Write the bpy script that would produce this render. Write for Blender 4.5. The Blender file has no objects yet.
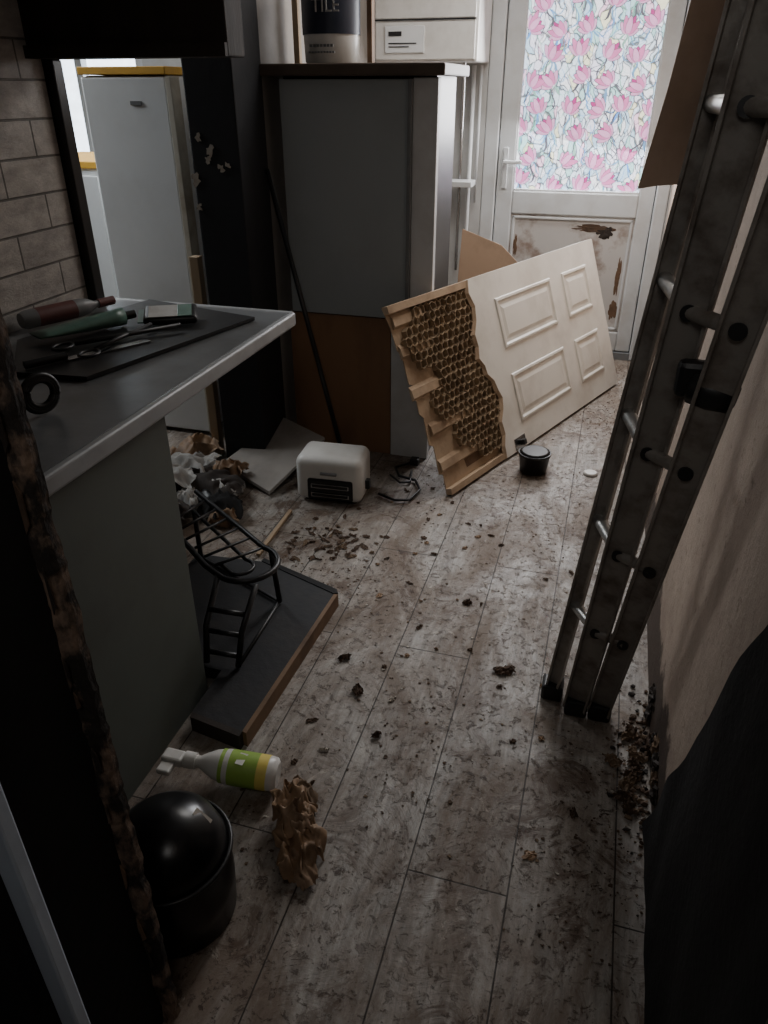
import bpy, bmesh, math, random
from mathutils import Vector, Matrix, noise
random.seed(7)
COL=bpy.context.scene.collection

# ------------------------------------------------------------ materials
def nodes(name):
    m=bpy.data.materials.new(name); m.use_nodes=True
    nt=m.node_tree; nt.nodes.clear()
    o=nt.nodes.new('ShaderNodeOutputMaterial'); p=nt.nodes.new('ShaderNodeBsdfPrincipled')
    nt.links.new(p.outputs[0],o.inputs[0])
    return m,nt,p,o
def ramp(nt,stops,interp='LINEAR'):
    r=nt.nodes.new('ShaderNodeValToRGB'); e=r.color_ramp.elements; r.color_ramp.interpolation=interp
    while len(e)<len(stops): e.new(0.5)
    for i,(p,c) in enumerate(stops):
        e[i].position=p; e[i].color=(c[0],c[1],c[2],1) if hasattr(c,'__len__') else (c,c,c,1)
    return r
def coord(nt,scale=(1,1,1),rot=(0,0,0),loc=(0,0,0)):
    t=nt.nodes.new('ShaderNodeTexCoord'); m=nt.nodes.new('ShaderNodeMapping')
    m.inputs['Scale'].default_value=scale; m.inputs['Rotation'].default_value=rot; m.inputs['Location'].default_value=loc
    nt.links.new(t.outputs['Object'],m.inputs['Vector']); return m
def nz(nt,vec,scale,detail=4,rough=.6,dist=0):
    n=nt.nodes.new('ShaderNodeTexNoise'); n.inputs['Scale'].default_value=scale; n.inputs['Detail'].default_value=detail
    n.inputs['Roughness'].default_value=rough; n.inputs['Distortion'].default_value=dist
    nt.links.new(vec.outputs[0],n.inputs['Vector']); return n
def math_(nt,op,a,b):
    m=nt.nodes.new('ShaderNodeMath'); m.operation=op
    for i,v in ((0,a),(1,b)):
        if isinstance(v,(int,float)): m.inputs[i].default_value=v
        else: nt.links.new(v,m.inputs[i])
    return m.outputs[0]
def mixc(nt,fac,a,b,mode='MIX'):
    m=nt.nodes.new('ShaderNodeMix'); m.data_type='RGBA'; m.blend_type=mode
    for idx,v in ((0,fac),(6,a),(7,b)):
        if isinstance(v,(int,float)): m.inputs[idx].default_value=v
        elif isinstance(v,tuple): m.inputs[idx].default_value=(v[0],v[1],v[2],1)
        else: nt.links.new(v,m.inputs[idx])
    return m.outputs[2]
def bump(nt,p,h,strength=.3,dist=.01):
    b=nt.nodes.new('ShaderNodeBump'); b.inputs['Strength'].default_value=strength; b.inputs['Distance'].default_value=dist
    nt.links.new(h,b.inputs['Height']); nt.links.new(b.outputs[0],p.inputs['Normal'])
def mat(name,c,rough=.5,metal=0,dirt=.25,dcol=None,scale=8,bp=.15,lo=.45,hi=.7,stretch=(1,1,1)):
    m,nt,p,o=nodes(name)
    v=coord(nt,stretch); n=nz(nt,v,scale,6)
    r=ramp(nt,[(lo,0),(hi,1)]); nt.links.new(n.outputs[0],r.inputs[0])
    if dcol is None: dcol=tuple(x*.45 for x in c)
    nt.links.new(mixc(nt,math_(nt,'MULTIPLY',r.outputs[0],dirt),tuple(c),tuple(dcol)),p.inputs['Base Color'])
    p.inputs['Roughness'].default_value=rough; p.inputs['Metallic'].default_value=metal
    if bp: 
        n2=nz(nt,v,scale*4,4); bump(nt,p,n2.outputs[0],bp,.004)
    return m

def floor_mat():
    m,nt,p,o=nodes('vinyl_plank')
    v=coord(nt,(1,1,1),(0,0,0),(0.02,0,0))
    sep=nt.nodes.new('ShaderNodeSeparateXYZ'); nt.links.new(v.outputs[0],sep.inputs[0])
    com=nt.nodes.new('ShaderNodeCombineXYZ')
    nt.links.new(math_(nt,'ADD',sep.outputs[1],12.6+.15),com.inputs[0]); nt.links.new(math_(nt,'ADD',sep.outputs[0],11.0),com.inputs[1])
    b=nt.nodes.new('ShaderNodeTexBrick'); nt.links.new(com.outputs[0],b.inputs['Vector'])
    b.inputs['Scale'].default_value=1; b.inputs['Brick Width'].default_value=1.25; b.inputs['Row Height'].default_value=.22
    b.inputs['Mortar Size'].default_value=.0020; b.inputs['Mortar Smooth'].default_value=.3; b.offset=.42
    b.inputs['Color1'].default_value=(.44,.41,.375,1); b.inputs['Color2'].default_value=(.34,.315,.285,1); b.inputs['Mortar'].default_value=(.03,.024,.02,1)
    g=nz(nt,coord(nt,(14,1.5,1)),2.6,9,.72,1.0)
    gr=ramp(nt,[(.36,.45),(.60,1.1)]); nt.links.new(g.outputs[0],gr.inputs[0])
    c=mixc(nt,.8,b.outputs['Color'],gr.outputs[0],'MULTIPLY')
    v0=coord(nt); vs=coord(nt,(1.8,1,1))
    n1=nz(nt,vs,1.7,12,.76,.8); r1=ramp(nt,[(.40,0),(.58,.85)]); nt.links.new(n1.outputs[0],r1.inputs[0])
    c=mixc(nt,r1.outputs[0],c,(.155,.108,.074))
    mk=nz(nt,v0,1.3,4,.65); mr=ramp(nt,[(.40,.28),(.54,1)]); nt.links.new(mk.outputs[0],mr.inputs[0])
    n2=nz(nt,v0,6,12,.80,1.0); r2=ramp(nt,[(.505,0),(.575,.9)]); nt.links.new(n2.outputs[0],r2.inputs[0])
    c=mixc(nt,math_(nt,'MULTIPLY',r2.outputs[0],mr.outputs[0]),c,(.098,.060,.038))
    n3=nz(nt,v0,36,8,.78,.5); r3=ramp(nt,[(.55,0),(.60,.95)]); nt.links.new(n3.outputs[0],r3.inputs[0])
    c=mixc(nt,math_(nt,'MULTIPLY',r3.outputs[0],mr.outputs[0]),c,(.06,.036,.024))
    n5=nz(nt,v0,95,3,.6); r5=ramp(nt,[(.65,0),(.69,.7)]); nt.links.new(n5.outputs[0],r5.inputs[0])
    c=mixc(nt,r5.outputs[0],c,(.06,.04,.028))
    n4=nz(nt,v0,11,10,.8,.7); r4=ramp(nt,[(.60,0),(.65,.5)]); nt.links.new(n4.outputs[0],r4.inputs[0])
    c=mixc(nt,r4.outputs[0],c,(.60,.54,.46))
    c=mixc(nt,math_(nt,'MULTIPLY',b.outputs['Fac'],.8),c,(.025,.02,.016))
    nt.links.new(c,p.inputs['Base Color'])
    rr=ramp(nt,[(.3,.26),(.65,.72)]); nt.links.new(n1.outputs[0],rr.inputs[0]); nt.links.new(rr.outputs[0],p.inputs['Roughness'])
    h=math_(nt,'SUBTRACT',math_(nt,'ADD',n2.outputs[0],math_(nt,'MULTIPLY',r3.outputs[0],.3)),b.outputs['Fac'])
    bump(nt,p,h,.55,.006)
    return m
def wall_right_mat():
    m,nt,p,o=nodes('plaster_right')
    v=coord(nt); n=nz(nt,v,3,8,.7); sep=nt.nodes.new('ShaderNodeSeparateXYZ'); nt.links.new(v.outputs[0],sep.inputs[0])
    r=ramp(nt,[(.42,0),(.68,.6)]); nt.links.new(n.outputs[0],r.inputs[0])
    c=mixc(nt,r.outputs[0],(.44,.345,.275),(.22,.16,.12))
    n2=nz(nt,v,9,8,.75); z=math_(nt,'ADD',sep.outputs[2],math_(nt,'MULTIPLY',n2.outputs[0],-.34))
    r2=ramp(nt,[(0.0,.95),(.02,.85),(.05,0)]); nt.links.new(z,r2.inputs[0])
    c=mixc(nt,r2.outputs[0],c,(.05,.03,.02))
    n3=nz(nt,v,26,6,.75); r3=ramp(nt,[(.60,0),(.66,.6)]); nt.links.new(n3.outputs[0],r3.inputs[0])
    c=mixc(nt,r3.outputs[0],c,(.13,.085,.058))
    nt.links.new(c,p.inputs['Base Color']); p.inputs['Roughness'].default_value=.85
    bump(nt,p,n2.outputs[0],.5,.01); return m
def brick_mat():
    m,nt,p,o=nodes('brick_effect_tile')
    v=coord(nt); sep=nt.nodes.new('ShaderNodeSeparateXYZ'); nt.links.new(v.outputs[0],sep.inputs[0])
    com=nt.nodes.new('ShaderNodeCombineXYZ'); nt.links.new(sep.outputs[1],com.inputs[0]); nt.links.new(sep.outputs[2],com.inputs[1])
    b=nt.nodes.new('ShaderNodeTexBrick'); nt.links.new(com.outputs[0],b.inputs['Vector'])
    b.inputs['Scale'].default_value=1; b.inputs['Brick Width'].default_value=.30; b.inputs['Row Height'].default_value=.095
    b.inputs['Mortar Size'].default_value=.004; b.inputs['Mortar Smooth'].default_value=.5
    b.inputs['Color1'].default_value=(.42,.39,.36,1); b.inputs['Color2'].default_value=(.34,.315,.295,1); b.inputs['Mortar'].default_value=(.13,.12,.11,1)
    n=nz(nt,coord(nt,(1,3,6)),4,8,.7); r=ramp(nt,[(.35,.75),(.65,1.2)]); nt.links.new(n.outputs[0],r.inputs[0])
    nt.links.new(mixc(nt,1.0,b.outputs['Color'],r.outputs[0],'MULTIPLY'),p.inputs['Base Color'])
    p.inputs['Roughness'].default_value=.6
    bump(nt,p,math_(nt,'SUBTRACT',n.outputs[0],b.outputs['Fac']),.6,.010)
    return m
def glass_mat(strength):
    m,nt,p,o=nodes('leaded_film_glass')
    v=coord(nt); w=nz(nt,v,6,3,.5)
    add=nt.nodes.new('ShaderNodeVectorMath'); add.operation='MULTIPLY_ADD'
    nt.links.new(w.outputs['Color'],add.inputs[0]); add.inputs[1].default_value=(.18,.0,.18); nt.links.new(v.outputs[0],add.inputs[2])
    mp=nt.nodes.new('ShaderNodeMapping'); mp.inputs['Scale'].default_value=(1.7,.01,.75); nt.links.new(add.outputs[0],mp.inputs[0])
    vo=nt.nodes.new('ShaderNodeTexVoronoi'); vo.inputs['Scale'].default_value=20; nt.links.new(mp.outputs[0],vo.inputs['Vector'])
    ve=nt.nodes.new('ShaderNodeTexVoronoi'); ve.feature='DISTANCE_TO_EDGE'; ve.inputs['Scale'].default_value=20; nt.links.new(mp.outputs[0],ve.inputs['Vector'])
    sp=nt.nodes.new('ShaderNodeSeparateColor'); nt.links.new(vo.outputs['Color'],sp.inputs[0])
    r=ramp(nt,[(0,(.70,.83,.96)),(.3,(.50,.70,.88)),(.42,(.84,.88,.95)),(.62,(.84,.84,.62)),(.70,(.45,.72,.74)),(.80,(.78,.80,.95)),(.94,(.90,.62,.80))],'CONSTANT')
    nt.links.new(sp.outputs[0],r.inputs[0])
    er=ramp(nt,[(.03,.22),(.08,1)]); nt.links.new(ve.outputs['Distance'],er.inputs[0])
    c=mixc(nt,1.0,r.outputs[0],er.outputs[0],'MULTIPLY')
    nt.links.new(c,p.inputs['Emission Color']); p.inputs['Emission Strength'].default_value=strength
    nt.links.new(c,p.inputs['Base Color']); p.inputs['Roughness'].default_value=.4
    return m
def emis(name,c,s):
    m,nt,p,o=nodes(name); p.inputs['Base Color'].default_value=(*c,1); p.inputs['Roughness'].default_value=.4
    n=nz(nt,coord(nt),14,3); r=ramp(nt,[(.3,.75),(.7,1.1)]); nt.links.new(n.outputs[0],r.inputs[0])
    nt.links.new(mixc(nt,1.0,tuple(c),r.outputs[0],'MULTIPLY'),p.inputs['Emission Color']); p.inputs['Emission Strength'].default_value=s
    return m

GS=1.6
M=dict(
 floor=floor_mat(), brick=brick_mat(), glass=glass_mat(GS), wallr=wall_right_mat(),
 pink1=emis('pink_film',(.84,.26,.55),GS*.66), pink2=emis('rose_film',(.62,.08,.34),GS*.58), pink3=emis('pale_pink_film',(.86,.44,.72),GS*.72),
 leafb=emis('blue_film',(.24,.46,.74),GS*.6), leafg=emis('green_film',(.36,.62,.54),GS*.6), lead=emis('lead_line',(.16,.16,.2),GS*.5),
 sky=emis('daylight_pane',(.80,.90,1.0),4.5),
 wall=mat('plaster_beige',(.38,.30,.245),.85,0,.5,(.2,.15,.11),3,.35),
 wallgrey=mat('plaster_grey',(.30,.275,.25),.85,0,.5,(.13,.115,.10),4,.3),
 wallwhite=mat('plaster_white',(.50,.50,.49),.8,0,.5,(.28,.25,.22),4,.2),
 ceil=mat('ceiling_paint',(.5,.5,.49),.9,0,.2,None,3,.1),
 navy=mat('sooty_navy',(.014,.015,.019),.75,0,.5,(.006,.006,.007),6,.3),
 black=mat('black_plastic',(.013,.013,.014),.4,0,.2,(.03,.027,.024),12,.1),
 blackgloss=mat('black_gloss',(.006,.006,.007),.28,0,.4,(.016,.013,.011),9,.05),
 blackmatte=mat('matte_black_shade',(.007,.006,.006),.95,0,.2,None,12,.4),  # plain black surfaces, and the sheet standing in for shadow on the right wall
 sootwood=mat('soot_wood',(.030,.021,.016),.8,0,.6,(.008,.007,.006),10,.5,stretch=(1,1,.2)),
 jamb=mat('peeling_jamb',(.20,.135,.095),.85,0,1.0,(.018,.013,.010),30,.9,lo=.38,hi=.54,stretch=(1,1,.55)),
 paleblue=mat('pale_paint_edge',(.50,.56,.64),.5,0,.4,(.24,.26,.28),6,.1),
 cab=mat('cabinet_grey',(.34,.37,.38),.45,0,.3,(.22,.23,.23),3,.08),
 cabw=mat('cabinet_white',(.62,.63,.64),.5,0,.4,(.36,.33,.30),5,.1),
 ply=mat('orange_ply',(.27,.15,.08),.7,0,.6,(.12,.07,.042),6,.2,stretch=(1,1,.3)),
 worktop=mat('worktop_grey',(.15,.155,.16),.28,0,.6,(.07,.068,.065),6,.1),
 wtedge=mat('worktop_edge',(.33,.34,.35),.3,0,.4,(.17,.16,.15),9,.1),
 topbrown=mat('worktop_brown',(.095,.070,.052),.5,0,.5,(.03,.023,.018),7,.2),
 panelg=mat('end_panel_green',(.11,.125,.112),.55,0,.5,(.07,.07,.06),4,.1),
 white=mat('white_gloss_paint',(.82,.78,.71),.4,0,.45,(.46,.40,.33),4,.06),
 whitep=mat('white_plastic',(.74,.73,.70),.32,0,.3,(.42,.38,.33),9,.05),
 stained=mat('stained_white',(.55,.52,.44),.6,0,.7,(.30,.24,.16),7,.1),
 upvc=mat('upvc_white',(.62,.64,.65),.35,0,.4,(.38,.35,.31),5,.05),
 upvcd=mat('upvc_damaged',(.54,.52,.50),.6,0,.8,(.22,.145,.105),5,.3,lo=.54,hi=.66),
 fridge=mat('fridge_white',(.78,.80,.81),.35,0,.25,(.5,.5,.48),3,.03),
 yellow=mat('yellow_tape',(.80,.45,.06),.6,0,.3,(.5,.25,.05),9,.1),
 tan=mat('fibreboard_tan',(.46,.33,.215),.85,0,.7,(.24,.15,.09),9,.4),
 tand=mat('torn_fibre_brown',(.16,.095,.055),.9,0,.5,(.07,.04,.025),20,.6),
 comb=mat('honeycomb_card',(.36,.26,.16),.9,0,.5,(.17,.11,.065),10,.2),
 card=mat('cardboard',(.30,.20,.13),.9,0,.5,(.16,.105,.065),7,.2),
 alu=mat('aged_aluminium',(.34,.315,.285),.48,.4,.8,(.11,.080,.060),14,.3),
 rung=mat('worn_rung_metal',(.60,.59,.57),.35,.7,.5,(.25,.23,.21),20,.2),
 chrome=mat('steel',(.5,.5,.5),.25,1,.3,(.25,.24,.23),15,.05),
 wood=mat('pale_timber',(.38,.28,.18),.75,0,.5,(.2,.13,.08),6,.3,stretch=(1,1,.2)),
 woodd=mat('brown_timber',(.20,.12,.068),.75,0,.6,(.06,.035,.022),8,.4),
 mat_=mat('black_board',(.012,.013,.016),.7,0,.5,(.03,.024,.02),9,.4),
 paper=mat('crumpled_white',(.46,.45,.43),.8,0,.7,(.2,.16,.125),9,.15),
 kraft=mat('kraft_paper',(.30,.19,.11),.6,0,.8,(.09,.05,.028),12,.2),
 debris1=mat('debris_brown',(.095,.058,.037),.9,0,.6,(.035,.024,.016),30,.5),
 debris2=mat('debris_tan',(.17,.115,.072),.9,0,.5,(.08,.052,.034),30,.4),
 debris3=mat('debris_pale',(.42,.38,.33),.9,0,.4,(.22,.18,.14),30,.3),
 green=mat('label_green',(.30,.47,.08),.5,0,.2,(.15,.3,.03),25,.05),
 yel=mat('label_yellow',(.80,.66,.16),.5,0,.2,(.6,.4,.05),25,.05),
 dgreen=mat('tube_green',(.12,.22,.18),.35,0,.5,(.05,.08,.07),12,.1),
 red=mat('dull_red',(.14,.05,.045),.5,0,.6,(.06,.03,.03),12,.1),
 grey=mat('grey_plastic',(.20,.205,.21),.4,0,.3,None,12,.05),
 navyl=mat('tub_navy',(.018,.024,.045),.45,0,.3,None,12,.05),
)

# ------------------------------------------------------------ builder
class B:
    def __init__(s,name): s.name=name; s.v=[]; s.f=[]; s.mi=[]; s.sm=[]; s.ms=[]
    def _m(s,m):
        if m not in s.ms: s.ms.append(m)
        return s.ms.index(m)
    def raw(s,vs,fs,m,smooth=False,T=None):
        o=len(s.v); k=s._m(m)
        for p in vs:
            p=Vector(p); s.v.append(T@p if T else p)
        for f in fs: s.f.append([i+o for i in f]); s.mi.append(k); s.sm.append(smooth)
    def bm(s,bm,m,smooth=False,T=None):
        bm.verts.index_update(); s.raw([v.co.copy() for v in bm.verts],[[v.index for v in f.verts] for f in bm.faces],m,smooth,T); bm.free()
    def box(s,a,b,m,bev=0,T=None,seg=2,smooth=False):
        bm=bmesh.new(); bmesh.ops.create_cube(bm,size=1)
        for v in bm.verts:
            v.co=Vector([(a[i]+b[i])/2+v.co[i]*(b[i]-a[i]) for i in range(3)])
        if bev: bmesh.ops.bevel(bm,geom=bm.edges[:],offset=bev,segments=seg,profile=.5,affect='EDGES')
        s.bm(bm,m,smooth,T)
    def prism(s,pts,off,m,T=None):
        n=len(pts); off=Vector(off); vs=[Vector(p) for p in pts]+[Vector(p)+off for p in pts]
        fs=[list(range(n))[::-1],list(range(n,2*n))]+[[i,(i+1)%n,(i+1)%n+n,i+n] for i in range(n)]
        s.raw(vs,fs,m,False,T)
    def cyl(s,p0,p1,r0,m,r1=None,seg=20,T=None,cap=True):
        s.lathe([(r0,0),(r0 if r1 is None else r1,1)],p0,p1,m,seg,T,cap)
    def lathe(s,prof,p0,p1,m,seg=28,T=None,cap=True):
        p0=Vector(p0);p1=Vector(p1);d=p1-p0; q=d.normalized().to_track_quat('Z','Y')
        vs=[];fs=[]
        for r,t in prof:
            for i in range(seg):
                a=2*math.pi*i/seg; vs.append(p0+d*t+q@Vector((r*math.cos(a),r*math.sin(a),0)))
        for j in range(len(prof)-1):
            for i in range(seg):
                k=(i+1)%seg; fs.append([j*seg+i,j*seg+k,(j+1)*seg+k,(j+1)*seg+i])
        s.raw(vs,fs,m,True,T)
        if cap:
            s.raw(vs[:seg],[list(range(seg))[::-1]],m,False,T); s.raw(vs[-seg:],[list(range(seg))],m,False,T)
    def tube(s,pts,r,m,seg=8,closed=False,T=None):
        P=[Vector(p) for p in pts]; n=len(P); vs=[];fs=[]
        up=Vector((.13,.27,.95))
        for i in range(n):
            if closed: t=(P[(i+1)%n]-P[i-1])
            else: t=P[min(i+1,n-1)]-P[max(i-1,0)]
            t.normalize(); a=t.cross(up).normalized(); b=t.cross(a)
            for k in range(seg):
                an=2*math.pi*k/seg; vs.append(P[i]+a*r*math.cos(an)+b*r*math.sin(an))
        for i in range(n if closed else n-1):
            j=(i+1)%n
            for k in range(seg):
                l=(k+1)%seg; fs.append([i*seg+k,i*seg+l,j*seg+l,j*seg+k])
        if not closed: fs+= [list(range(seg)),list(range((n-1)*seg,n*seg))[::-1]]
        s.raw(vs,fs,m,True,T)
    def blob(s,c,r,m,seed=0,amp=.35,fr=2.2,sub=3,zmin=None,smooth=False):
        bm=bmesh.new(); bmesh.ops.create_icosphere(bm,subdivisions=sub,radius=1)
        for v in bm.verts:
            n=v.co.normalized()
            d=1+amp*noise.noise(n*fr+Vector((seed*3.1,seed*1.7,seed)))*1.6
            d=min(1.35,max(.6,d))
            v.co=Vector((n[0]*r[0]*d+c[0],n[1]*r[1]*d+c[1],n[2]*r[2]*d+c[2]))
            if zmin is not None and v.co.z<zmin: v.co.z=zmin
        s.bm(bm,m,smooth)
    def sheet(s,c,sx,sy,rot,m,seed=0,amp=.03,hump=.03,n=14,zmin=.002,smooth=False):
        # crumpled sheet of film/paper: ridged folds plus a general hump
        vs=[];fs=[]; cr,sr=math.cos(rot),math.sin(rot)
        rg=lambda v_: 1-2.4*abs(noise.noise(v_))
        for i in range(n+1):
            for j in range(n+1):
                u=i/n*2-1; w=j/n*2-1
                ang=math.atan2(w,u); rad=max(abs(u),abs(w)); ln=math.hypot(u,w) or 1
                f_=rad/ln*(1+.45*noise.noise(Vector((math.cos(ang)*1.3,math.sin(ang)*1.3,seed*2.3)))+.22*noise.noise(Vector((math.cos(ang)*5,math.sin(ang)*5,seed*2.3))))
                x=u*f_*sx/2; y=w*f_*sy/2
                q=Vector((u*1.3,w*1.3,seed*1.9))
                x+=amp*.5*noise.noise(q*1.5+Vector((9,0,0))); y+=amp*.5*noise.noise(q*1.5+Vector((0,9,0)))
                z=hump*max(0,1-rad**2)+amp*rg(q+Vector((3,3,3)))*.8+amp*.35*rg(q*2.4)+amp*.12*rg(q*5)-amp*.5
                z=max(zmin+.0006*rad,c[2]+z)
                vs.append((c[0]+x*cr-y*sr,c[1]+x*sr+y*cr,z))
        for i in range(n):
            for j in range(n): a=i*(n+1)+j; fs.append([a,a+n+1,a+n+2,a+1])
        s.raw(vs,fs,m,smooth)
    def done(s,loc=None):
        me=bpy.data.meshes.new(s.name); me.from_pydata([tuple(p) for p in s.v],[],s.f)
        for m in s.ms: me.materials.append(M[m])
        me.polygons.foreach_set('material_index',s.mi); me.polygons.foreach_set('use_smooth',s.sm)
        me.update(); 
        bm=bmesh.new(); bm.from_mesh(me); bmesh.ops.recalc_face_normals(bm,faces=bm.faces[:]); bm.to_mesh(me); bm.free()
        o=bpy.data.objects.new(s.name,me); COL.objects.link(o); return o
def wallbox(name,a,b,m): 
    x=B(name); x.box(a,b,m); return x.done()

# ------------------------------------------------------------ room shell
wallbox('floor',(-4.2,-.6,-.1),(.5,4.95,0),'floor')
wallbox('ceiling',(-4.2,-.6,2.4),(.5,4.95,2.5),'ceil')
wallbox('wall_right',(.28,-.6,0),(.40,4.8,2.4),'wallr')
wallbox('wall_back_far',(-4.2,4.8,0),(-3.95,4.95,2.4),'wallwhite'); wallbox('wall_back_sill',(-3.95,4.8,0),(-3.0,4.95,1.0),'wallwhite'); wallbox('wall_back_lintel',(-3.95,4.8,1.95),(-3.0,4.95,2.4),'wallwhite')
wallbox('wall_back',(-3.0,4.8,0),(-.802,4.95,2.4),'wallwhite'); wallbox('wall_back_header',(-.802,4.8,2.122),(.272,4.95,2.4),'wallwhite'); wallbox('wall_back_right',(.272,4.8,0),(.5,4.95,2.4),'wallwhite')
wallbox('wall_far_left',(-4.3,-.6,0),(-4.2,4.95,2.4),'wallgrey')
wallbox('wall_left',(-1.72,.58,0),(-1.6,2.05,2.4),'brick')
wallbox('wall_partition',(-1.57,3.02,0),(-1.392,4.8,2.4),'wallgrey')
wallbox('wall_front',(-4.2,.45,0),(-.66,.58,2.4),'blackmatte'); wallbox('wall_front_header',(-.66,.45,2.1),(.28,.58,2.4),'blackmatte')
w=B('window_1')
w.box((-3.95,4.86,1.0),(-3.0,4.88,1.95),'sky')
for a,b in (((-3.95,4.80,1.0),(-3.9,4.86,1.95)),((-3.05,4.80,1.0),(-3.0,4.86,1.95)),((-3.9,4.80,1.0),(-3.05,4.86,1.05)),((-3.9,4.80,1.9),(-3.05,4.86,1.95)),((-3.5,4.80,1.05),(-3.45,4.86,1.9))):
    w.box(a,b,'upvc')
w.done()
w=B('trim_doorway')
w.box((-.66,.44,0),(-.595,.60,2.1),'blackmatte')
random.seed(3)
NZj=200
vs=[];fs=[]
for i in range(NZj+1):
    z=2.1*i/NZj
    xr=-.574+.005*noise.noise(Vector((0,0,z*5)))+.005*noise.noise(Vector((4,0,z*23)))+.003*noise.noise(Vector((4,8,z*70)))
    xl=-.596
    ys=.590+.006*noise.noise(Vector((2,0,z*12)))+.003*noise.noise(Vector((2,0,z*60)))
    vs+=[(xl,ys-.012,z),(xr-.004,ys-.006,z),(xr,ys,z),(xr,.602,z),(xl,.602,z)]
for i in range(NZj):
    for k in range(5):
        a=i*5+k; b_=i*5+(k+1)%5; fs.append([a,b_,b_+5,a+5])
w.raw(vs,fs,'jamb',False)
z=0
while z<2.0:
    dz=random.uniform(.015,.07)
    if random.random()<.6:
        x0=-.596+random.uniform(0,.010); y_=.576
        w.prism([(x0,y_,z),(x0+random.uniform(.004,.010),y_-.001,z+.2*dz),(x0+random.uniform(.004,.010),y_-.002,z+.8*dz),(x0+.001,y_,z+dz)],(0,-.002,0),random.choice(['jamb','debris2','debris1','woodd','sootwood','sootwood']))
    z+=dz
w.done()
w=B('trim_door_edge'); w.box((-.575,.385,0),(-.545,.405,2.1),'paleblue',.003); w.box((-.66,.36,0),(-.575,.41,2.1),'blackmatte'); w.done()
w=B('ceiling_beam'); w.box((-2.2,2.0,1.57),(-1.0,2.1,2.4),'sootwood',.004); w.box((-2.2,1.985,1.57),(-1.0,2.0,1.60),'sootwood'); w.done()
w=B('trim_opening_post'); w.box((-1.65,2.055,0),(-1.57,2.098,1.57),'black',.004); w.done()
w=B('dark_pillar'); w.box((-1.57,2.76,0),(-1.37,3.01,2.4),'navy',.006)
for i,(z,x,s_) in enumerate(((1.34,-1.53,.7),(1.30,-1.49,1.1),(1.27,-1.50,.8),(1.2,-1.56,1.2),(1.1,-1.56,.7),(1.24,-1.45,.9),(1.25,-1.42,.6))):
    pts=[]
    for q in range(14):
        a=q/14*2*math.pi; r_=s_*.014*(1+1.3*noise.noise(Vector((math.cos(a)*1.5,math.sin(a)*1.5,i*3.3)))); pts.append((x+1.2*r_*math.cos(a),2.759,z+1.1*r_*math.sin(a)))
    w.prism(pts,(0,-.003,0),'debris3')
w.done()

# ------------------------------------------------------------ back door (uPVC, half glazed)
Y=4.80
d=B('door_1')
d.box((-.80,Y,0.001),(-.72,Y+.1,2.12),'upvc',.006); d.box((.20,Y,0.001),(.27,Y+.1,2.12),'upvc',.006); d.box((-.72,Y,2.05),(.20,Y+.1,2.12),'upvc',.006)
d.box((-.72,Y,0.001),(.20,Y+.1,.045),'grey')
LX0,LX1=-.715,.195
yf=Y+.015
d.box((LX0,yf,.05),(LX0+.10,yf+.06,2.045),'upvc',.008); d.box((LX1-.085,yf,.05),(LX1,yf+.06,2.045),'upvc',.008)
d.box((LX0+.1,yf,.05),(LX1-.085,yf+.06,.17),'upvc',.008); d.box((LX0+.1,yf,.84),(LX1-.085,yf+.06,.97),'upvc',.008); d.box((LX0+.1,yf,1.96),(LX1-.085,yf+.06,2.045),'upvc',.008)
d.box((LX0+.1,yf+.012,.17),(LX1-.085,yf+.05,.84),'upvcd')
for (a,b) in (((-.605,.18),(-.59,.83)),((.085,.18),(.10,.83))): d.box((a[0],yf+.002,a[1]),(b[0],yf+.03,b[1]),'upvc',.004)
for z in (.18,.815): d.box((-.605,yf+.002,z),(.10,yf+.03,z+.015),'upvc',.004)
for i,(x,z,rx,rz) in enumerate(((-.12,.775,.10,.018),(-.05,.755,.04,.03),(-.575,.66,.010,.05),(.06,.5,.012,.10),(.06,.3,.02,.05),(-.55,.3,.02,.06))):
    d.blob((x,yf+.012,z),(rx,.003,rz),('debris1','sootwood','tand','tand','tand','tand')[i],i,.9,2.5,4)
d.box((-.62,yf+.03,.965),(.115,yf+.04,1.965),'glass')
for a,b in (((-.625,.965),(-.61,1.965)),((.105,.965),(.12,1.965))): d.box((a[0],yf+.004,a[1]),(b[0],yf+.035,b[1]),'upvc',.003)
d.box((-.61,yf+.004,.965),(.105,yf+.035,.98),'upvc',.003)
random.seed(21)
yg=yf+.029
def petal(cx,cz,ang,l,w_,m,y):
    pts=[]
    for t in [i/12*2*math.pi for i in range(12)]:
        px=w_*math.sin(t)*(.75+.25*math.cos(t)); pz=l*(.5-.5*math.cos(t))
        x=px*math.cos(ang)+pz*math.sin(ang); z=-px*math.sin(ang)+pz*math.cos(ang)
        pts.append((min(.103,max(-.608,cx+x)),y,min(1.96,max(.982,cz+z))))
    d.raw(pts,[list(range(12))],m)
def swirl(cx,cz,a,m,y,L_=.16,wd=.007):
    top=[];bot=[]
    for i in range(10):
        t=i/9; ang=a+1.3*math.sin(t*3.0)*(.7 if a>0 else -.7)
        x=cx+math.sin(ang)*L_*t; z=cz+math.cos(ang)*L_*t; ww=wd*math.sin(math.pi*min(1,t+.08))+.0012
        top.append((min(.103,max(-.608,x-ww)),y,min(1.96,max(.982,z)))); bot.append((min(.103,max(-.608,x+ww)),y,min(1.96,max(.982,z))))
    for i in range(9): d.raw([top[i],top[i+1],bot[i+1],bot[i]],[[0,1,2,3]],m)
k=0
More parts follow.
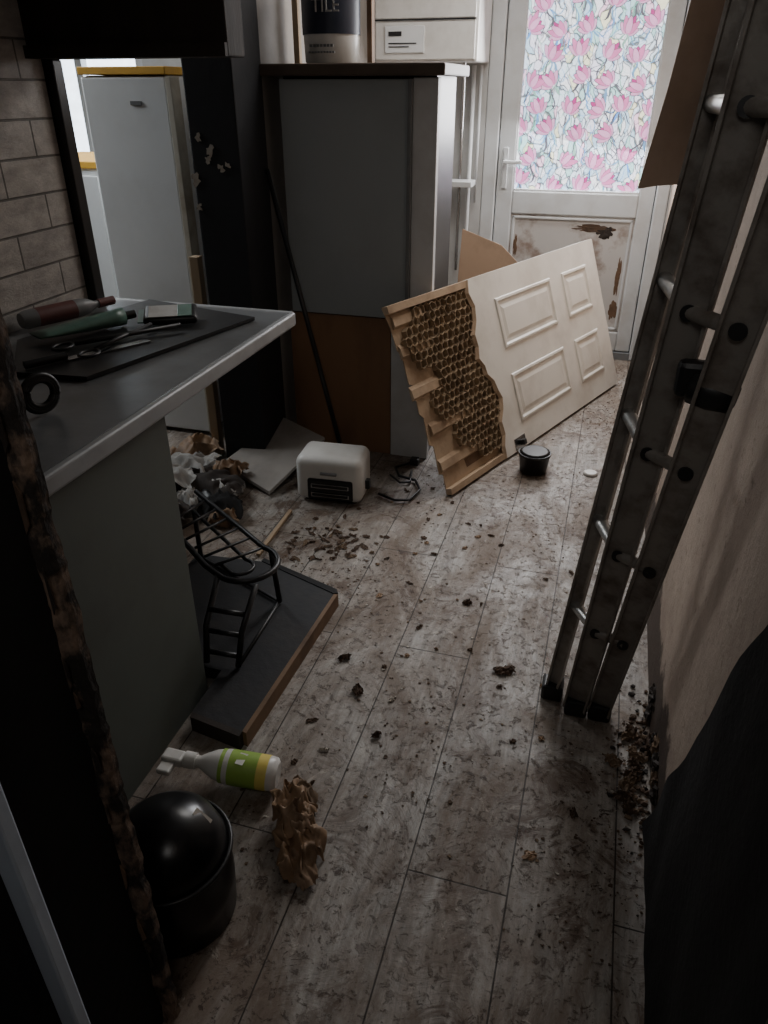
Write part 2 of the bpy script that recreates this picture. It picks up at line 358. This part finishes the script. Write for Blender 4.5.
for r in range(8):
    for c in range(5):
        cx=-.57+c*.155+(.078 if r%2 else 0)+random.uniform(-.03,.03); cz=1.0+r*.128+random.uniform(-.03,.03)
        if cx>.12: continue
        a=random.uniform(-1.1,1.1)
        for j in range(6): swirl(cx,cz,a+random.uniform(-2.8,2.8),random.choice(['leafb','leafg','lead','leafb','lead']),yg-.0005,random.uniform(.08,.17),random.choice([.003,.002,.006]))
        for da,m_,l in ((-.95,'pink3',.07),(.95,'pink3',.066),(-.5,'pink1',.082),(.5,'pink1',.082),(-.16,'pink3',.07),(.1,'pink2',.076)):
            l*=random.uniform(.85,1.15)
            k+=1; petal(cx,cz,a+da,l+.004,.0235,'lead',yg-.0009-.0004*(k%6)); petal(cx,cz,a+da,l,.0205,m_,yg-.001-.0004*(k%6))
d.box((-.685,yf-.012,.98),(-.655,yf,1.20),'upvc',.004); d.box((-.68,yf-.05,1.115),(-.57,yf-.035,1.135),'upvc',.005); d.cyl((-.67,yf-.045,1.125),(-.67,yf,1.125),.011,'upvc')
d.box((.20,yf-.01,.3),(.215,yf+.0,.4),'chrome')
d.done()

# ------------------------------------------------------------ tall cabinet
c=B('tall_cabinet')
c.box((-1.31,3.07,0.0),(-.70,3.42,1.54),'black')
c.box((-1.315,3.035,.645),(-.79,3.07,1.53),'cab',.004)
c.box((-.785,3.05,.645),(-.69,3.09,1.535),'cabw',.003)
c.box((-.865,3.045,0.0),(-.69,3.085,.64),'cabw',.003)
c.box((-1.335,3.05,0.0),(-.868,3.07,.638),'ply',.002)
c.box((-1.385,2.99,1.54),(-.655,3.46,1.58),'topbrown',.006)
c.box((-.80,3.028,.646),(-.785,3.05,1.53),'grey')
c.done()
t=B('adhesive_tub')
zb=1.581; cx,cy=-1.16,3.22
t.lathe([(.095,0),(.105,.03),(.110,.45),(.110,.47)],(cx,cy,zb),(cx,cy,zb+.27),'whitep',36)
t.lathe([(.1125,.36),(.1135,.90),(.115,1)],(cx,cy,zb),(cx,cy,zb+.27),'navyl',36,cap=False)
t.lathe([(.122,.0),(.124,.3),(.124,1),(.11,1.02)],(cx,cy,zb+.27),(cx,cy,zb+.30),'navyl',36)
for i in range(7): t.box((cx-.05+i*.014,cy-.1125,zb+.055),(cx-.04+i*.014,cy-.1045,zb+.064),'grey')
for i in range(9): t.box((cx-.055+i*.012,cy-.1115,zb+.035),(cx-.047+i*.012,cy-.1035,zb+.041),'grey')
to=t.done()
fc=bpy.data.curves.new('tub_text','FONT'); fc.body="TILE"; fc.size=.06; fc.extrude=.001; fc.align_x='CENTER'
fo=bpy.data.objects.new('tub_text',fc); fo.location=(cx+.02,cy-.1175,zb+.165); fo.rotation_euler=(math.radians(90),0,0); fc.materials.append(M['paper']); COL.objects.link(fo); fo.parent=to
t=B('timber_post'); t.box((-1.355,3.30,1.581),(-1.33,3.33,2.39),'wood',.003); t.done()
t=B('boxed_pipe_casing'); t.box((-1.035,3.28,1.581),(-1.015,3.32,2.0),'woodd',.002); t.done()
b=B('boiler')
b.box((-1.36,4.42,1.62),(-.80,4.795,2.3),'whitep',.012)
b.box((-1.345,4.41,1.63),(-.815,4.42,1.80),'whitep',.004)
b.box((-1.345,4.405,1.81),(-.815,4.42,2.28),'whitep',.004)
b.box((-1.29,4.40,1.66),(-1.08,4.412,1.78),'fridge',.003); b.box((-1.27,4.396,1.735),(-1.20,4.402,1.755),'black'); b.box((-1.27,4.396,1.70),(-1.12,4.402,1.705),'black'); b.box((-1.27,4.396,1.685),(-1.16,4.402,1.69),'black')
b.box((-1.345,4.403,1.802),(-.815,4.408,1.808),'black')
for x in (-1.2,-1.1,-1.0,-.9): b.cyl((x,4.6,1.62),(x,4.6,1.3),.009,'chrome')
b.done()
p=B('heating_pipes')
p.tube([(-.875,4.76,0.0),(-.875,4.76,1.61)],.012,'upvc'); p.tube([(-.835,4.77,.9),(-.835,4.77,1.61)],.008,'upvc'); p.tube([(-.93,4.77,.5),(-.93,4.77,1.61)],.009,'chrome'); p.done()
p=B('wall_shelf'); p.box((-1.1,4.60,1.0),(-.83,4.745,1.03),'upvc',.003); p.box((-1.02,4.62,.86),(-1.0,4.745,1.0),'upvc'); p.done()
p=B('leaning_cardboard'); p.prism([(-.86,4.36,0.0),(-.45,4.36,0.0),(-.50,4.52,.60),(-.62,4.55,.70),(-.86,4.56,.78)],(0,.008,0),'card'); p.done()

# ------------------------------------------------------------ broken panel door
ex=Vector((.366,.931,0)).normalized(); lean=Vector((-.26,.10,.775)).normalized(); nn=ex.cross(lean).normalized()
T=Matrix(((ex.x,lean.x,nn.x,-.50),(ex.y,lean.y,nn.y,2.69),(ex.z,lean.z,nn.z,.014),(0,0,0,1)))
d=B('broken_panel_door'); H=.815; LN=1.76
tear=[(.49,H),(.475,.76),(.50,.70),(.485,.64),(.45,.585),(.455,.53),(.44,.48),(.47,.44),(.475,.40),(.515,.36),(.53,.31),(.55,.27),(.535,.22),(.50,.17),(.505,.11),(.48,.06),(.475,0)]
d.prism([(s,h,-.005) for s,h in tear]+[(LN,0,-.005),(LN,H,-.005)],(0,0,.005),'white',T)
lip=[(s-.001,h,.001) for s,h in tear]
for i in range(len(lip)-1):
    a=Vector(lip[i]); b_=Vector(lip[i+1])
    d.prism([a,b_,b_+Vector((-.014-.006*(i%2),0,-.010)),a+Vector((-.014,0,-.010))],(0,0,-.003),'tan',T)
left=[(.02,0),(.03,.09),(.005,.10),(.015,.22),(-.01,.235),(0,.35),(-.02,.37),(-.012,.49),(-.035,.50),(-.03,.62),(-.05,.64),(-.055,.73),(-.075,H)]
d.prism([(s,h,-.036) for s,h in left]+[(LN,H,-.036),(LN,0,-.036)],(0,0,.004),'tan',T)
for h in (.10,.26,.43,.60,.72):
    x0=-.045 if h>.4 else .015
    d.prism([(x0,h,-.032),(x0,h+.06,-.032),(x0,h+.045,-.020),(x0,h+.012,-.017)],(.19 if h>.3 else .32,0,0),'tan',T)
d.box((-.075,H-.03,-.032),(LN,H,-.005),'tan',.001,T); d.box((.02,0,-.032),(LN,.028,-.005),'tan',.001,T); d.box((LN-.03,.028,-.032),(LN,H-.03,-.005),'tan',0,T)
d.box((.5,H-.002,-.034),(LN,H+.001,0),'white',0,T); d.box((LN-.001,0,-.034),(LN+.0015,H,0),'white',0,T)
random.seed(5)
R=.0225
row=0; h=.05
while h<.775:
    s=.0+(R*.866 if row%2 else 0)
    while s<.56:
        lo=.08+.16*noise.noise(Vector((h*7,0,0)))+(.17 if h<.30 else 0)-(.05 if h>.55 else 0)
        if lo<s<.53 and h>.055:
            z1=-.006-.014*abs(noise.noise(Vector((s*9,h*9,2))))
            jit=[(random.uniform(-.005,.005),random.uniform(-.005,.005)) for _ in range(6)]
            vs=[];fs=[]
            for q in range(6):
                an=math.pi/6+q*math.pi/3
                x=s+R*.97*math.cos(an); y=h+R*.97*math.sin(an)
                vs+= [(x,y,-.032),(x+jit[q][0],y+jit[q][1],z1)]
            for q in range(6):
                n2=(q+1)%6; fs.append([2*q,2*n2,2*n2+1,2*q+1])
            d.raw(vs,fs,'comb',False,T)
            vi=[]
            for q in range(6):
                an=math.pi/6+q*math.pi/3
                vi+= [(s+R*.88*math.cos(an),h+R*.88*math.sin(an),-.032),(s+R*.88*math.cos(an)+jit[q][0],h+R*.88*math.sin(an)+jit[q][1],z1)]
            d.raw(vi,fs,'comb',False,T)
            tp=[vs[2*q+1] for q in range(6)]+[vi[2*q+1] for q in range(6)]
            d.raw(tp,[[q,(q+1)%6,6+(q+1)%6,6+q] for q in range(6)],'comb',False,T)
        s+=R*1.732
    h+=R*1.5; row+=1
d.prism([(.20,.06,-.0315),(.52,.06,-.0315),(.52,.77,-.0315),(.10,.77,-.0315)],(0,0,.0005),'tand',T)
def rpanel(s0,s1,h0,h1):
    def ring(a,z): return [(s0+a,h0+a,z),(s1-a,h0+a,z),(s1-a,h1-a,z),(s0+a,h1-a,z)]
    seq=[ring(0,.0),ring(.004,.006),ring(.014,.007),ring(.024,-.002),ring(.032,-.002),ring(.055,.0045)]
    vs=[p for r_ in seq for p in r_]; fs=[]
    for j in range(len(seq)-1):
        for i in range(4): fs.append([j*4+i,j*4+(i+1)%4,(j+1)*4+(i+1)%4,(j+1)*4+i])
    fs.append([20,21,22,23]); d.raw([(x,y,z+.0008) for x,y,z in vs],fs,'white',False,T)
rpanel(.66,1.20,.47,.70); rpanel(.66,1.20,.12,.35); rpanel(1.33,1.62,.47,.70); rpanel(1.33,1.62,.12,.35)
d.box((.56,.005,.0),(.66,.06,.004),'chrome',.001,T); d.box((.60,.02,.004),(.625,.045,.03),'black',.003,T)
d.done()

# ------------------------------------------------------------ counter + base panel
c=B('kitchen_counter')
c.box((-1.595,.62,.862),(-.925,2.11,.90),'worktop',.002); c.box((-.925,.62,.860),(-.905,2.115,.902),'wtedge',.008,seg=3); c.box((-1.595,2.10,.861),(-.915,2.125,.9015),'wtedge',.006)
c.box((-.955,.64,0.0),(-.935,1.385,.86),'panelg',.002)
c.box((-1.59,.64,.0),(-.96,.66,.86),'panelg'); c.box((-1.59,1.36,.0),(-1.2,1.38,.86),'sootwood'); c.box((-1.59,.66,.1),(-1.575,2.10,.86),'sootwood')
c.box((-1.5,2.04,0),(-1.45,2.09,.86),'sootwood')
c.done()
p=B('timber_leg'); p.box((-1.66,2.80,0),(-1.62,2.84,.9),'wood',.003); p.done()
m_=B('worktop_mat'); m_.prism([(-1.14,1.40,.9025),(-.985,1.99,.9025),(-1.40,2.09,.9025),(-1.50,1.60,.9025),(-1.33,1.38,.9025)],(0,0,.010),'black'); m_.done()
def bottle(name,p0,p1,r,body,cap_,label=None):
    q=B(name); q.lathe([(r*.8,0),(r,.05),(r,.62),(r*.85,.70),(r*.4,.78),(r*.4,.82)],p0,p1,body,24)
    q.lathe([(r*.5,.82),(r*.5,1)],p0,p1,cap_,20)
    if label: q.lathe([(r*1.02,.15),(r*1.02,.55)],p0,p1,label,24,cap=False)
    return q.done()
bottle('sauce_bottle',(-1.565,1.70,.932),(-1.455,1.98,.932),.026,'grey','red','red')
t=B('sealant_tube'); vs=[];fs=[];P0=Vector((-1.42,1.58,.935));P1=Vector((-1.30,1.80,.94)); dr=(P1-P0).normalized(); sd=Vector((dr.y,-dr.x,0))
for i in range(9):
    tt=i/8; hw=.040-.016*tt; hz=.004+.021*tt**.7
    for k in range(12):
        a=k*math.pi/6; vs.append(P0+(P1-P0)*tt+sd*hw*math.cos(a)+Vector((0,0,hz*math.sin(a))))
for i in range(8):
    for k in range(12): fs.append([i*12+k,i*12+(k+1)%12,(i+1)*12+(k+1)%12,(i+1)*12+k])
fs+=[list(range(12)),list(range(96,108))]
t.raw(vs,fs,'dgreen',True); t.cyl(P1,P1+dr*.035,.012,'black'); t.done()
t=B('foil_pouch'); Tp=Matrix.Translation((-1.19,1.87,.935))@Matrix.Rotation(.5,4,'Z')@Matrix.Rotation(.15,4,'X')
t.box((-.075,-.05,-.012),(.075,.05,.012),'black',.010,Tp,3,True); t.box((-.06,-.045,.012),(.02,.035,.0145),'paper',.001,Tp); t.box((.02,-.045,.012),(.06,.035,.0145),'dgreen',.001,Tp); t.box((-.09,-.045,-.003),(-.07,.045,.001),'dgreen',0,Tp); t.done()
t=B('kitchen_knife'); t.prism([(-1.27,1.50,.914),(-1.25,1.48,.914),(-1.14,1.68,.914),(-1.165,1.69,.914)],(0,0,.003),'chrome'); t.cyl((-1.26,1.49,.924),(-1.31,1.40,.924),.010,'black'); t.done()
t=B('scissors'); t.tube([(-1.30,1.58,.925),(-1.24,1.66,.925),(-1.12,1.80,.93)],.006,'black'); t.tube([(-1.22,1.55,.925),(-1.22,1.66,.925),(-1.2,1.78,.93)],.006,'black')
for cx,cy in ((-1.315,1.55),(-1.215,1.52)): t.tube([(cx+.022*math.cos(a*math.pi/6),cy+.03*math.sin(a*math.pi/6),.925) for a in range(12)],.004,'black',closed=True)
t.done()
t=B('tape_roll'); 
for r_ in (.038,.033,.028): t.tube([(-1.10+r_*.3*math.cos(a*math.pi/12),1.20+r_*math.cos(a*math.pi/12),.948+r_*math.sin(a*math.pi/12)) for a in range(24)],.007,'black',closed=True)
t.done()
t=B('rubbish_on_worktop')
for i,(x,y,r_) in enumerate(((-1.54,1.52,.045),(-1.55,1.40,.05),(-1.47,1.36,.045),(-1.44,1.28,.04),(-1.5,1.22,.05),(-1.40,1.25,.04))): t.blob((x,y,.9+r_*.8),(r_,r_,r_),('black','red','sootwood')[i%3],i,.6,2.5,3,.903)
t.sheet((-1.42,1.33,.93),.16,.12,.4,'sootwood',3,.03,.02,12,.904)
t.done()

# ------------------------------------------------------------ adjoining space
f=B('fridge_freezer'); f.box((-2.17,3.02,.02),(-1.78,3.55,1.545),'fridge',.012,seg=3); f.box((-2.17,3.00,.02),(-1.78,3.02,.6),'fridge',.008); f.box((-2.17,2.995,.61),(-1.78,3.02,1.54),'fridge',.008)
f.box((-2.175,2.99,1.547),(-1.775,3.56,1.575),'yellow',.003); f.box((-1.95,2.99,1.44),(-1.90,2.995,1.455),'grey'); f.box((-1.779,2.99,.02),(-1.755,3.06,1.54),'stained',.002)
for x in (-2.12,-1.83): f.cyl((x,3.1,0),(x,3.1,.02),.02,'black')
f.done()
f=B('white_cupboard'); f.box((-2.75,3.2,0),(-2.3,3.7,1.18),'fridge',.01); f.box((-2.76,3.19,1.18),(-2.29,3.71,1.21),'yellow',.004); f.box((-2.74,3.185,.1),(-2.31,3.2,1.15),'fridge',.004); f.done()
f=B('white_refuse_bags')
for i,(x,y,z,r_) in enumerate(((-2.25,2.60,.2,.18),(-2.28,2.58,.5,.16),(-2.20,2.60,.76,.13),(-2.14,2.57,.90,.07))): f.blob((x,y,z),(r_,r_,r_),'paper',i+3,.4,2.6,4,.0)
f.done()

# ------------------------------------------------------------ ladder
l=B('aluminium_ladder')
def stile(p0,d1,z1,w_,th_,m,flange=.006):
    p0=Vector(p0); d1=Vector(d1); dr=(d1-p0); p1=p0+dr*(z1/(d1.z-p0.z)); ax=dr.normalized()
    sx=Vector((1,-.25,0)); sx=(sx-ax*sx.dot(ax)).normalized(); sy=ax.cross(sx)
    Tm=Matrix(((sx.x,sy.x,ax.x,p0.x),(sx.y,sy.y,ax.y,p0.y),(sx.z,sy.z,ax.z,p0.z),(0,0,0,1))); Ln=(p1-p0).length
    l.box((-w_/2,-.003,0),(w_/2,.003,Ln),m,0,Tm)
    l.box((-w_/2,-th_/2,0),(-w_/2+flange,th_/2,Ln),m,.001,Tm); l.box((w_/2-flange,-th_/2,0),(w_/2,th_/2,Ln),m,.001,Tm)
    return p0,ax,Tm
A0,Aa,TA=stile((.014,1.645,.02),(.130,1.40,1.61),2.3,.036,.04,'alu')
B0,Ba,TB=stile((.082,1.60,.02),(.134,1.20,1.30),2.3,.062,.045,'alu')
C0,Ca,TC=stile((.146,1.60,.02),(.196,1.10,1.32),2.2,.060,.045,'alu')
for k in range(7):
    z=.36+.28*k
    a=A0+Aa*((z-.02)/Aa.z); b=B0+Ba*((z-.02)/Ba.z); c_=C0+Ca*((z-.02)/Ca.z)
    l.cyl(a,b,.0145,'rung',seg=14); l.cyl(b,c_,.012,'alu',seg=14)
    for q in (b,c_): l.cyl(q+Vector((-.002,-.003,0)),q+Vector((-.003,-.010,.0)),.013,'black',seg=16)
for p0 in (A0,B0,C0): l.box((p0.x-.030,p0.y-.03,0),(p0.x+.030,p0.y+.03,.05),'black',.008)
q=B0+Ba*((1.13-.02)/Ba.z)
l.lathe([(.02,0),(.030,.1),(.032,.5),(.028,.9),(.015,1)],q+Vector((.02,-.03,-.04)),q+Vector((.095,-.05,-.05)),'black',24)
l.box(q+Vector((-.0,-.05,-.06)),q+Vector((.055,-.02,-.0)),'black',.01)
l.done()
h=B('torn_plasterboard')
h.prism([(.058,2.98,1.19),(.12,3.0,1.20),(.279,3.05,1.21),(.279,3.05,2.399),(.20,3.02,2.399),(.135,3.0,1.78),(.105,2.99,1.50)],(0,.012,0),'wall'); h.done()
h=B('matte_black_shade')  # thin dark sheet cut to the shadow's slanted edge, stands in for wall shade
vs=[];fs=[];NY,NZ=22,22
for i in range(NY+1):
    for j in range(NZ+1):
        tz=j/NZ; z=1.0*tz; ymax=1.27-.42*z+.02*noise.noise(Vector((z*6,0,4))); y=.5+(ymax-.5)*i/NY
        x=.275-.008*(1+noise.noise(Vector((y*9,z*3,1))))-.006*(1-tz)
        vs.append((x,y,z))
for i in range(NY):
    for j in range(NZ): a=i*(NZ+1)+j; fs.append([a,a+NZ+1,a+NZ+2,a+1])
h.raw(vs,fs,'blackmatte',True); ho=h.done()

# ------------------------------------------------------------ floor objects
t=B('toaster')
Tt=Matrix.Translation((-.985,2.60,0))@Matrix.Rotation(math.radians(4),4,'Z')
t.box((-.14,-.09,.006),(.14,.10,.205),'whitep',.035,Tt,5,True)
t.box((-.085,-.095,.02),(.105,-.085,.115),'black',.010,Tt,3)
for z in (.035,.075): 
    t.box((-.07,-.10,z),(.09,-.094,z+.02),'chrome',.002,Tt); t.box((-.066,-.102,z+.004),(.086,-.098,z+.016),'blackgloss',0,Tt)
t.box((-.03,-.099,.135),(.04,-.088,.145),'grey',.002,Tt); t.box((.138,-.02,.05),(.158,.01,.09),'black',.004,Tt)
for x in (-.1,.1): t.cyl((x,-.05,0),(x,-.05,.012),.012,'black',T=Tt)
t.done()
t=B('power_cord'); t.tube([(-.80,2.64,.01),(-.72,2.60,.012),(-.66,2.62,.012),(-.64,2.72,.012),(-.68,2.80,.012),(-.76,2.82,.012),(-.80,2.9,.012),(-.74,2.97,.012)],.006,'black'); t.tube([(-.80,2.82,.012),(-.74,2.76,.012),(-.70,2.78,.012),(-.72,2.88,.012)],.005,'black'); t.box((-.75,2.96,0),(-.71,3.0,.03),'black',.006); t.done()
t=B('broom_handle'); t.tube([(-1.03,2.87,.012),(-1.36,3.0-.03,1.22)],.010,'black',12); t.cyl((-1.03,2.87,.0),(-1.04,2.873,.06),.014,'grey'); t.done()
t=B('small_black_pot'); t.lathe([(.052,0),(.060,.08),(.068,.85),(.072,.88),(.072,1)],(-.20,3.06,0),(-.20,3.06,.095),'black',32); t.lathe([(.064,0),(.066,.5),(.055,1)],(-.20,3.06,.095),(-.20,3.06,.102),'black',32); t.done()
t=B('paint_lid'); t.lathe([(.03,0),(.032,.5),(.025,1)],(.05,3.1,0.001),(.05,3.1,.012),'whitep',24); t.done()
t=B('leaning_board'); t.raw([(-1.54,2.66,.03),(-1.24,2.50,.01),(-1.12,2.86,.12),(-1.37,2.98,.14),(-1.54,2.66,.045),(-1.24,2.50,.025),(-1.12,2.86,.135),(-1.37,2.98,.155)],[[0,1,2,3],[4,5,6,7],[0,1,5,4],[1,2,6,5],[2,3,7,6],[3,0,4,7]],'wallgrey'); t.done()
t=B('rubbish_pile')
random.seed(4)
for i,(x,y,z,sx,sy,m) in enumerate(((-1.42,2.42,.03,.22,.14,'paper'),(-1.62,2.55,.06,.28,.22,'paper'),(-1.5,2.28,.04,.18,.12,'paper'),(-1.32,2.24,.02,.14,.09,'card'),(-1.62,2.36,.10,.2,.2,'paper'),(-1.35,2.32,.04,.22,.16,'blackmatte'),(-1.5,2.45,.05,.34,.28,'sootwood'),(-1.7,2.72,.06,.25,.2,'kraft'),(-1.55,2.20,.05,.25,.15,'sootwood'),(-1.45,2.56,.06,.16,.10,'kraft'))):
    t.sheet((x,y,z),sx,sy,i*1.1,m,i,.04,.04,22,.002,True)
for i,(x,y,r_) in enumerate(((-1.45,2.34,.05),(-1.57,2.46,.06),(-1.33,2.32,.035))): t.blob((x,y,r_*.7),(r_,r_*.8,r_*.7),'black',i+20,.5,2.2,3,.001,True)
t.done()
t=B('timber_offcut'); t.box((-.0,-.008,0),(.34,.008,.012),'wood',.002,Matrix.Translation((-1.09,2.06,.004))@Matrix.Rotation(math.radians(92),4,'Z')); t.done()
t=B('black_board')
poly=[(-.905,1.25),(-.745,1.225),(-.72,1.86),(-1.03,1.97),(-1.27,1.95),(-1.27,1.42),(-.905,1.42)]
t.prism([(x,y,.012) for x,y in poly],(0,0,.038),'mat_'); 
t.prism([(-.745,1.225,0),(-.732,1.222,0),(-.707,1.865,0),(-.72,1.86,0)],(0,0,.050),'woodd'); t.prism([(-.905,1.25,0),(-.90,1.232,0),(-.745,1.207,0),(-.745,1.225,0)],(0,0,.050),'sootwood')
t.prism([(-.722,1.86,0),(-.707,1.865,0),(-.72,1.885,0),(-1.03,1.99,0),(-1.03,1.97,0)],(0,0,.053),'black')
t.done()
t=B('wire_rack'); zb=.051
r_=.009
def arc(cx,cy,z,r,a0,a1,n=10,dz=0): return [(cx+r*math.cos(math.radians(a0+(a1-a0)*i/n)),cy+r*math.sin(math.radians(a0+(a1-a0)*i/n)),z+dz*i/n) for i in range(n+1)]
zt=.27
t.tube([(-1.26,1.98,zt+.02)]+[(-.90,1.745,zt)]+arc(-.915,1.65,zt,.095,70,-110,12)+[(-1.02,1.60,zt),(-1.29,1.80,zt+.02)],r_,'black',10)
t.tube([(-1.24,1.90,zt),(-.93,1.68,zt-.01)]+arc(-.93,1.64,zt-.01,.04,70,-100,8)+[(-1.0,1.64,zt-.01)],.006,'black')
for k in range(6):
    a=Vector((-.90,1.745,zt)).lerp(Vector((-1.26,1.98,zt+.02)),k/6); b_=Vector((-1.0,1.61,zt)).lerp(Vector((-1.29,1.80,zt+.02)),k/6)
    t.tube([a,b_],.0045,'black')
t.tube([(-.86,1.44,zb+.008),(-.853,1.47,.16),(-.84,1.56,zt)],r_,'black',10); t.tube([(-.955,1.43,zb+.008),(-.965,1.47,.16),(-.965,1.57,zt)],r_,'black',10)
for z in (.085,.145,.205): t.tube([(-.856,1.445+.35*(z-.06),z),(-.962,1.44+.35*(z-.06),z)],.008,'black')
t.tube([(-.875,1.74,zt),(-.87,1.76,zb+.008)],r_,'black'); t.tube([(-1.24,1.92,zt),(-1.24,1.92,zb+.008)],r_,'black')
t.tube([(-.86,1.44,zb+.008),(-.87,1.76,zb+.008),(-1.24,1.92,zb+.009)],.006,'black')
t.done()
t=B('spray_bottle'); P0=(-.600,1.125,.046);P1=(-.850,1.09,.062)
t.lathe([(.030,0),(.040,.03),(.042,.1),(.042,.5),(.036,.62),(.024,.72),(.015,.78),(.015,.84)],P0,P1,'whitep',32)
t.lathe([(.0427,.09),(.0427,.19)],P0,P1,'yel',32,cap=False); t.lathe([(.0427,.19),(.0427,.47)],P0,P1,'green',32,cap=False); t.lathe([(.0405,.5),(.0415,.56)],P0,P1,'green',32,cap=False)
t.lathe([(.02,.82),(.021,.93)],P0,P1,'whitep',24); t.box((-.89,1.072,.047),(-.835,1.108,.074),'whitep',.006); t.box((-.885,1.04,.05),(-.85,1.075,.066),'whitep',.004)
t.prism([(-.695,1.09,.0925),(-.675,1.09,.0918),(-.675,1.125,.0918),(-.695,1.125,.0925)],(0,0,.0012),'whitep')
t.done()
t=B('crumpled_paper_bag')
t.sheet((-.525,1.045,.04),.15,.11,-.9,'kraft',3,.040,.05,30,.002,True); t.sheet((-.485,.975,.025),.15,.10,-1.1,'kraft',8,.035,.035,28,.002,True); t.sheet((-.53,1.07,.045),.10,.08,1.9,'debris2',5,.030,.03,22,.002,True); t.sheet((-.46,.935,.012),.12,.06,-.9,'card',6,.018,.02,18,.002,True)
t.sheet((-.505,1.01,.055),.10,.05,-.4,'card',9,.03,.02,20,.002,True)
t.done()
t=B('black_kettle_bin')
t.lathe([(.10,0),(.115,.03),(.120,.35),(.116,.66),(.100,.82),(.070,.93),(.02,1.0),(.001,1.0)],(-.676,.785,0),(-.676,.785,.29),'blackgloss',48)
t.tube([(-.676+.121*math.cos(a*math.pi/24),.785+.121*math.sin(a*math.pi/24),.19) for a in range(48)],.005,'black',closed=True)
t.box((-.02,-.008,0),(.02,.008,.002),'debris3',0,Matrix.Translation((-.612,.82,.262))@Matrix.Rotation(math.radians(40),4,'Y'))
t.done()
# ------------------------------------------------------------ loose debris
random.seed(12)
t=B('floor_debris')
def chip(x,y,sz,m,z0=.0008):
    n=random.randint(5,8); a0=random.uniform(0,6); pts=[]
    for i in range(n):
        a=a0+i*2*math.pi/n; r=sz*random.uniform(.4,1.2); pts.append((x+r*math.cos(a),y+r*math.sin(a)*.8,z0+random.uniform(0,sz*.18)))
    t.prism(pts,(0,0,random.uniform(.0006,.0016)),m)
n=0
while n<2200:
    y=random.uniform(.9,4.7); x=random.uniform(-1.2,.26)
    if y<1.9 and x<-.70: continue
    if y>2.9 and x<-.66: continue
    if random.random()>max(0,noise.noise(Vector((x*2.6,y*1.7,3)))-.02)*2.2+.05: continue
    n+=1; sz=random.choice([.0015,.002,.002,.003,.003,.004,.006]); chip(x,y,sz,random.choice(['debris1','debris1','debris1','debris1','debris2','debris3']))
for i in range(50):
    x=random.gauss(-.5,.26); y=random.gauss(2.1,.45)
    if x<-1.0 or x>.2 or (x<-.68 and y<1.95) or y>2.8: continue
    t.sheet((x,y,.002),random.uniform(.012,.034),random.uniform(.008,.022),random.uniform(0,6),random.choice(['debris1','debris1','kraft']),i+200,.005,.002,8,.0008)
for i in range(260):
    x=.274-abs(random.gauss(0,.03)); y=random.gauss(1.45,.16); r_=random.choice([.002,.003,.004,.006,.009])
    t.blob((x,y,r_*.5),(r_,r_*.8,r_*.7),random.choice(['debris1','debris1','debris2','sootwood']),i,.9,2,1,.001)
for i in range(10): t.sheet((.25-abs(random.gauss(0,.03)),random.uniform(1.3,1.62),.006),.05,.03,random.uniform(0,6),random.choice(['debris1','debris1','debris2']),i+300,.014,.008,12,.001)
for (x,y,sz) in ((-.13,1.70,.07),(-.52,1.50,.05),(-.42,1.35,.03),(-.3,2.0,.035),(-.60,1.62,.04),(.1,1.25,.03)): t.sheet((x,y,.004),sz,sz*.6,x*20,'debris1',int(abs(x)*50),.012,.006,14,.001)
for i in range(70):
    x=random.gauss(-.88,.12); y=random.gauss(2.2,.14)
    if y<2.02 or x<-1.06: continue
    t.sheet((x,y,.002),random.uniform(.012,.05),random.uniform(.008,.026),random.uniform(0,6),random.choice(['debris2','debris1','debris1','debris1']),i+40,.005,.002,9,.001)
for i in range(3): t.sheet((random.uniform(-.7,-.35),random.uniform(1.1,1.5),.003),.03,.012,i,'debris3',i,.005,.003,8,.001)
for i in range(16):
    y=random.uniform(1.2,1.65); z=random.uniform(.0,.10); r_=random.uniform(.012,.03)
    t.blob((.278,y,z),(.010,r_,r_*.8),random.choice(['debris1','debris2','sootwood']),i+90,.9,2.4,3,.001)
t.done()

# ------------------------------------------------------------ lights, world, camera
def area(name,loc,target,size,size_y,power,col):
    L=bpy.data.lights.new(name,'AREA'); L.shape='RECTANGLE'; L.size=size; L.size_y=size_y; L.energy=power; L.color=col
    o=bpy.data.objects.new(name,L); o.location=loc; o.rotation_euler=(Vector(target)-Vector(loc)).to_track_quat('-Z','Y').to_euler(); COL.objects.link(o)
area('overhead_fill',(-.35,3.6,2.36),(-.45,3.4,0),.8,.8,20,(1.0,.97,.93))  # added overhead fill with no fixture, brightens floor, broken door and cabinet
area('door_daylight',(-.25,4.70,1.5),(-.4,3.0,.6),.7,1.0,40,(.97,.98,1.0))
area('side_room_daylight',(-3.0,3.0,2.3),(-2.1,2.9,.9),1.2,1.2,60,(.93,.97,1.0))
area('hall_fill',(-.1,-.3,2.2),(-.6,3.2,1.1),.5,.5,4.0,(1.0,.96,.92))  # added unseen fill behind the camera, lifts the faces turned this way
wd=bpy.data.worlds.new('World'); bpy.context.scene.world=wd; wd.use_nodes=True
wd.node_tree.nodes['Background'].inputs[0].default_value=(.8,.85,1,1); wd.node_tree.nodes['Background'].inputs[1].default_value=.01
cd=bpy.data.cameras.new('camera'); co=bpy.data.objects.new('camera',cd); COL.objects.link(co)
cd.sensor_fit='VERTICAL'; cd.sensor_height=36; cd.lens=26.016; cd.clip_start=.02
co.location=(0,0,1.5); co.rotation_euler=(math.radians(60.2),0,math.radians(16.4)); bpy.context.scene.camera=co
